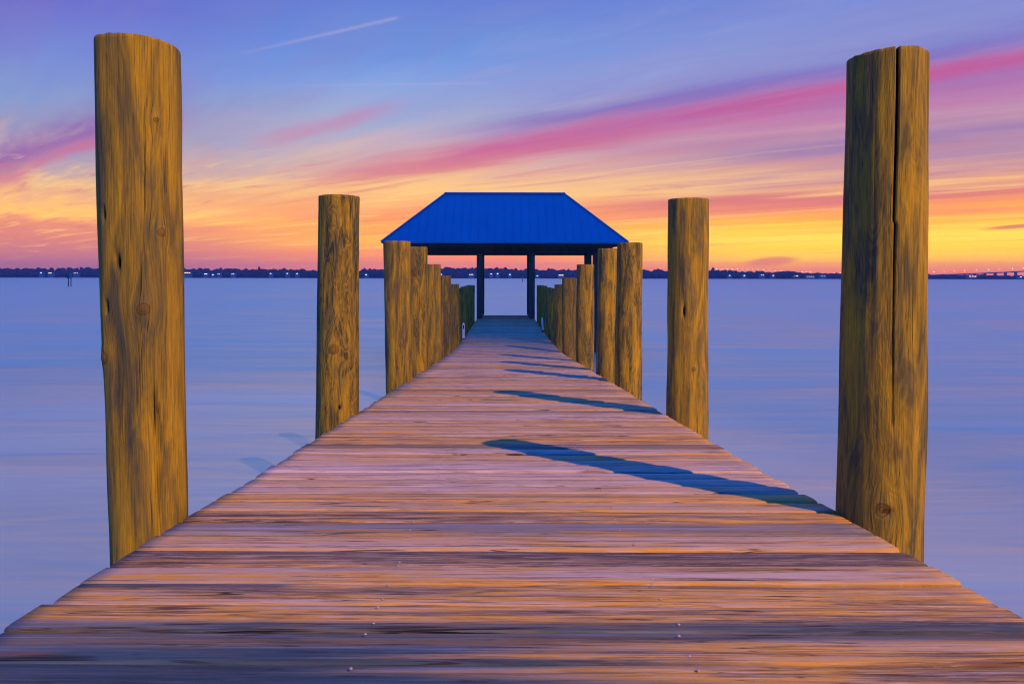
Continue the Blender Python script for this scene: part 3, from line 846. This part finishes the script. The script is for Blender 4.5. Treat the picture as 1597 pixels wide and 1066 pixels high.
def build_far_things():
    build_far_wood()
    far_tree(404, 17, 9, 'pointed tree rising above the far wood, between the two nearest left pilings', 40)
    far_tree(568, 16, 12, 'bushy tree above the far wood, just right of the second left piling', 40)
    far_tree(1112, 17, 12, 'peaked tree above the far wood, just right of the second right piling', 30)
    far_tree(1226, 12.5, 46, 'broad dome-shaped tree on the far shore before the yellow sky', 14, True)
    far_tree(473, 13.5, 6, 'slim tree above the far wood, just left of the second left piling', 40)
    H = shore_house
    H(64, 425, 2, M_COOL, 'leftmost far house, one small white window')
    H(78, 425.5, 6, M_WARM, 'far house with a broad warm window, left of the channel marker', 2, .7)
    H(118, 425.5, 7, M_WARM, 'far house with three dim windows, right of the channel marker', 3, .35)
    H(291, 425, 12, M_WARM, 'far house with a long bright yellow front, beside the nearest left piling', 4, .8)
    H(321, 427, 5, M_COOL, 'far house with the brightest white light, between the two nearest left pilings', 1, .9)
    H(332, 428.2, 3, M_COOL, 'small far house with one white light low by the water, right of the brightest')
    H(341, 426.8, 4, M_WARM, 'far house with two small pinkish lights, third of the lit cluster', 2, .5)
    H(363, 426.8, 5, M_WARM, 'far house with a pair of cream windows, right end of the lit cluster', 2, .55)
    H(422, 426.3, 3, M_WARM, 'dim far house with one faint window, under the pointed tree')
    H(448, 426.3, 2.5, M_COOL, 'far house with one white window, right of the pointed tree')
    H(463, 426.5, 2.5, M_WARM, 'small far house with one faint pink window, left of the second left piling')
    H(571, 428, 2.5, M_COOL, 'small far house with one white window, right of the second left piling')
    H(688, 427.8, 3, M_COOL, 'far house with one white window, seen under the left end of the roof')
    H(735, 428, 7, M_WARM, 'far house with warm windows, just left of the left pavilion post', 3, .55)
    H(766, 427, 4, M_WARM, 'far house with one orange window, left of centre between the pavilion posts')
    H(776, 426.5, 2.5, M_COOL, 'far house with a faint blue window, between the pavilion posts')
    H(795, 428, 4, M_COOL, 'far house with one bright white window, midway between the pavilion posts')
    H(838, 430, 2, M_GREEN, 'tiny far house with a green light, right of the right pavilion post')
    H(875, 429, 8, M_WARM, 'far house with a long low orange window, above the right row of pilings', 2, .8)
    H(1138, 429.5, 4, M_WARM, 'far house with one warm window, right of the second right piling')
    H(1161, 429.5, 2, M_COOL, 'faint far house with one bluish window, under the bridge lamps')
    H(1189, 428.8, 6, M_COOL, 'far house with two pale windows, under the middle of the bridge lamps', 2, .4)
    H(1206, 429.5, 4, M_WARM, 'far house with one faint window, left of the dome-shaped tree')
    H(1241, 430.2, 8, M_WARM, 'far house with a wide orange front, below the dome-shaped tree', 2, .8, dy=-2)
    H(1264, 431.2, 12, M_WARM, 'far waterside building with four lamps in a row, right of the dome tree', 4, .3)
    H(1284, 429.8, 8, M_COOL, 'far house with two spaced white windows, left of the nearest right piling', 2, .25)
    H(1517, 431, 12, M_WARM, 'far house with a long dim yellow front, right of the nearest right piling', 3, .7)
    H(1592, 431.5, 3, M_COOL, 'far house with one white light at the right edge of the photo')
    build_bridge()

def build_floodlight():
    # sodium floodlight mast on the shore behind the photographer: it casts the piling shadows
    base = Vector(LAMP_POS); tgt = Vector((AX, LAMP_TY, deck_z(LAMP_TY)))
    t = empty('floodlight_mast', (base.x, base.y, 0), 'tall shore floodlight mast behind the photographer, lighting the dock orange', 'floodlight')
    mb = MB(); mb.tube((0, 0, -1), (0, 0, base.z + .4), .28, .14, 14); mb.build('pole', M_GALV, t)
    d = (tgt - base).normalized()
    hb = Vector((0, 0, base.z)) - d * .05
    mb = MB(); mb.tube(hb - d * .6, hb - d * .02, .22, .42, 16); mb.build('lamp_head', M_DARK, t)
    ld = bpy.data.lights.new('floodlight_lamp', 'SPOT')
    ld.energy = LAMP_POWER; ld.color = (1.0, .47, .07); ld.shadow_soft_size = .16
    ld.spot_size = R(LAMP_CONE); ld.spot_blend = .9
    lo = bpy.data.objects.new('floodlight_lamp', ld); COL.objects.link(lo)
    lo.parent = t
    lo.location = Vector((0, 0, base.z)) + d * .3
    lo.rotation_euler = d.to_track_quat('-Z', 'Y').to_euler()
LAMP_POS = (20.6, -20.8, 28.0); LAMP_TY = 6.2; LAMP_CONE = 22.5; LAMP_POWER = 100000

def build_haze():
    mb = MB(); mb.box(-2600, 2600, -120, 2250, -1.6, 42)
    m = bpy.data.materials.new('evening_haze'); m.use_nodes = True
    T = NT(m.node_tree); T.n.clear()
    o = T.n.new('ShaderNodeOutputMaterial'); v = T.n.new('ShaderNodeVolumePrincipled')
    v.inputs['Color'].default_value = (.95, .70, .86, 1)
    v.inputs['Density'].default_value = HAZE
    T.l.new(v.outputs[0], o.inputs['Volume'])
    tag(mb.build('haze', m), kind='stuff')
HAZE = .00022

def build_camera():
    cd = bpy.data.cameras.new('Camera'); cam = bpy.data.objects.new('Camera', cd); COL.objects.link(cam)
    cam.location = (0, 0, CAMZ)
    cam.rotation_euler = (R(90), 0, 0)
    cam.rotation_euler.rotate_axis('Z', R(.10))
    cd.sensor_width = 36; cd.lens = F / 1597 * 36
    cd.shift_x = (798.5 - 787) / 1597; cd.shift_y = -(533 - HZ) / 1597
    cd.clip_start = .05; cd.clip_end = 30000
    cd.dof.use_dof = True; cd.dof.focus_distance = 6.5; cd.dof.aperture_fstop = 13
    sc.camera = cam

build_world()
build_setting()
build_far_things()
build_pilings()
build_dock()
build_pavilion()
build_small()
build_floodlight()
if HAZE: build_haze()
build_camera()
sc.view_settings.view_transform = 'Standard'; sc.view_settings.look = 'None'
sc.view_settings.exposure = 0; sc.view_settings.gamma = 1
sc.cycles.use_denoising = True
sc.cycles.max_bounces = 5
sc.cycles.pixel_filter_type = 'BLACKMAN_HARRIS'; sc.cycles.filter_width = 1.05
sc.cycles.volume_bounces = 0
sc.cycles.sample_clamp_indirect = 5
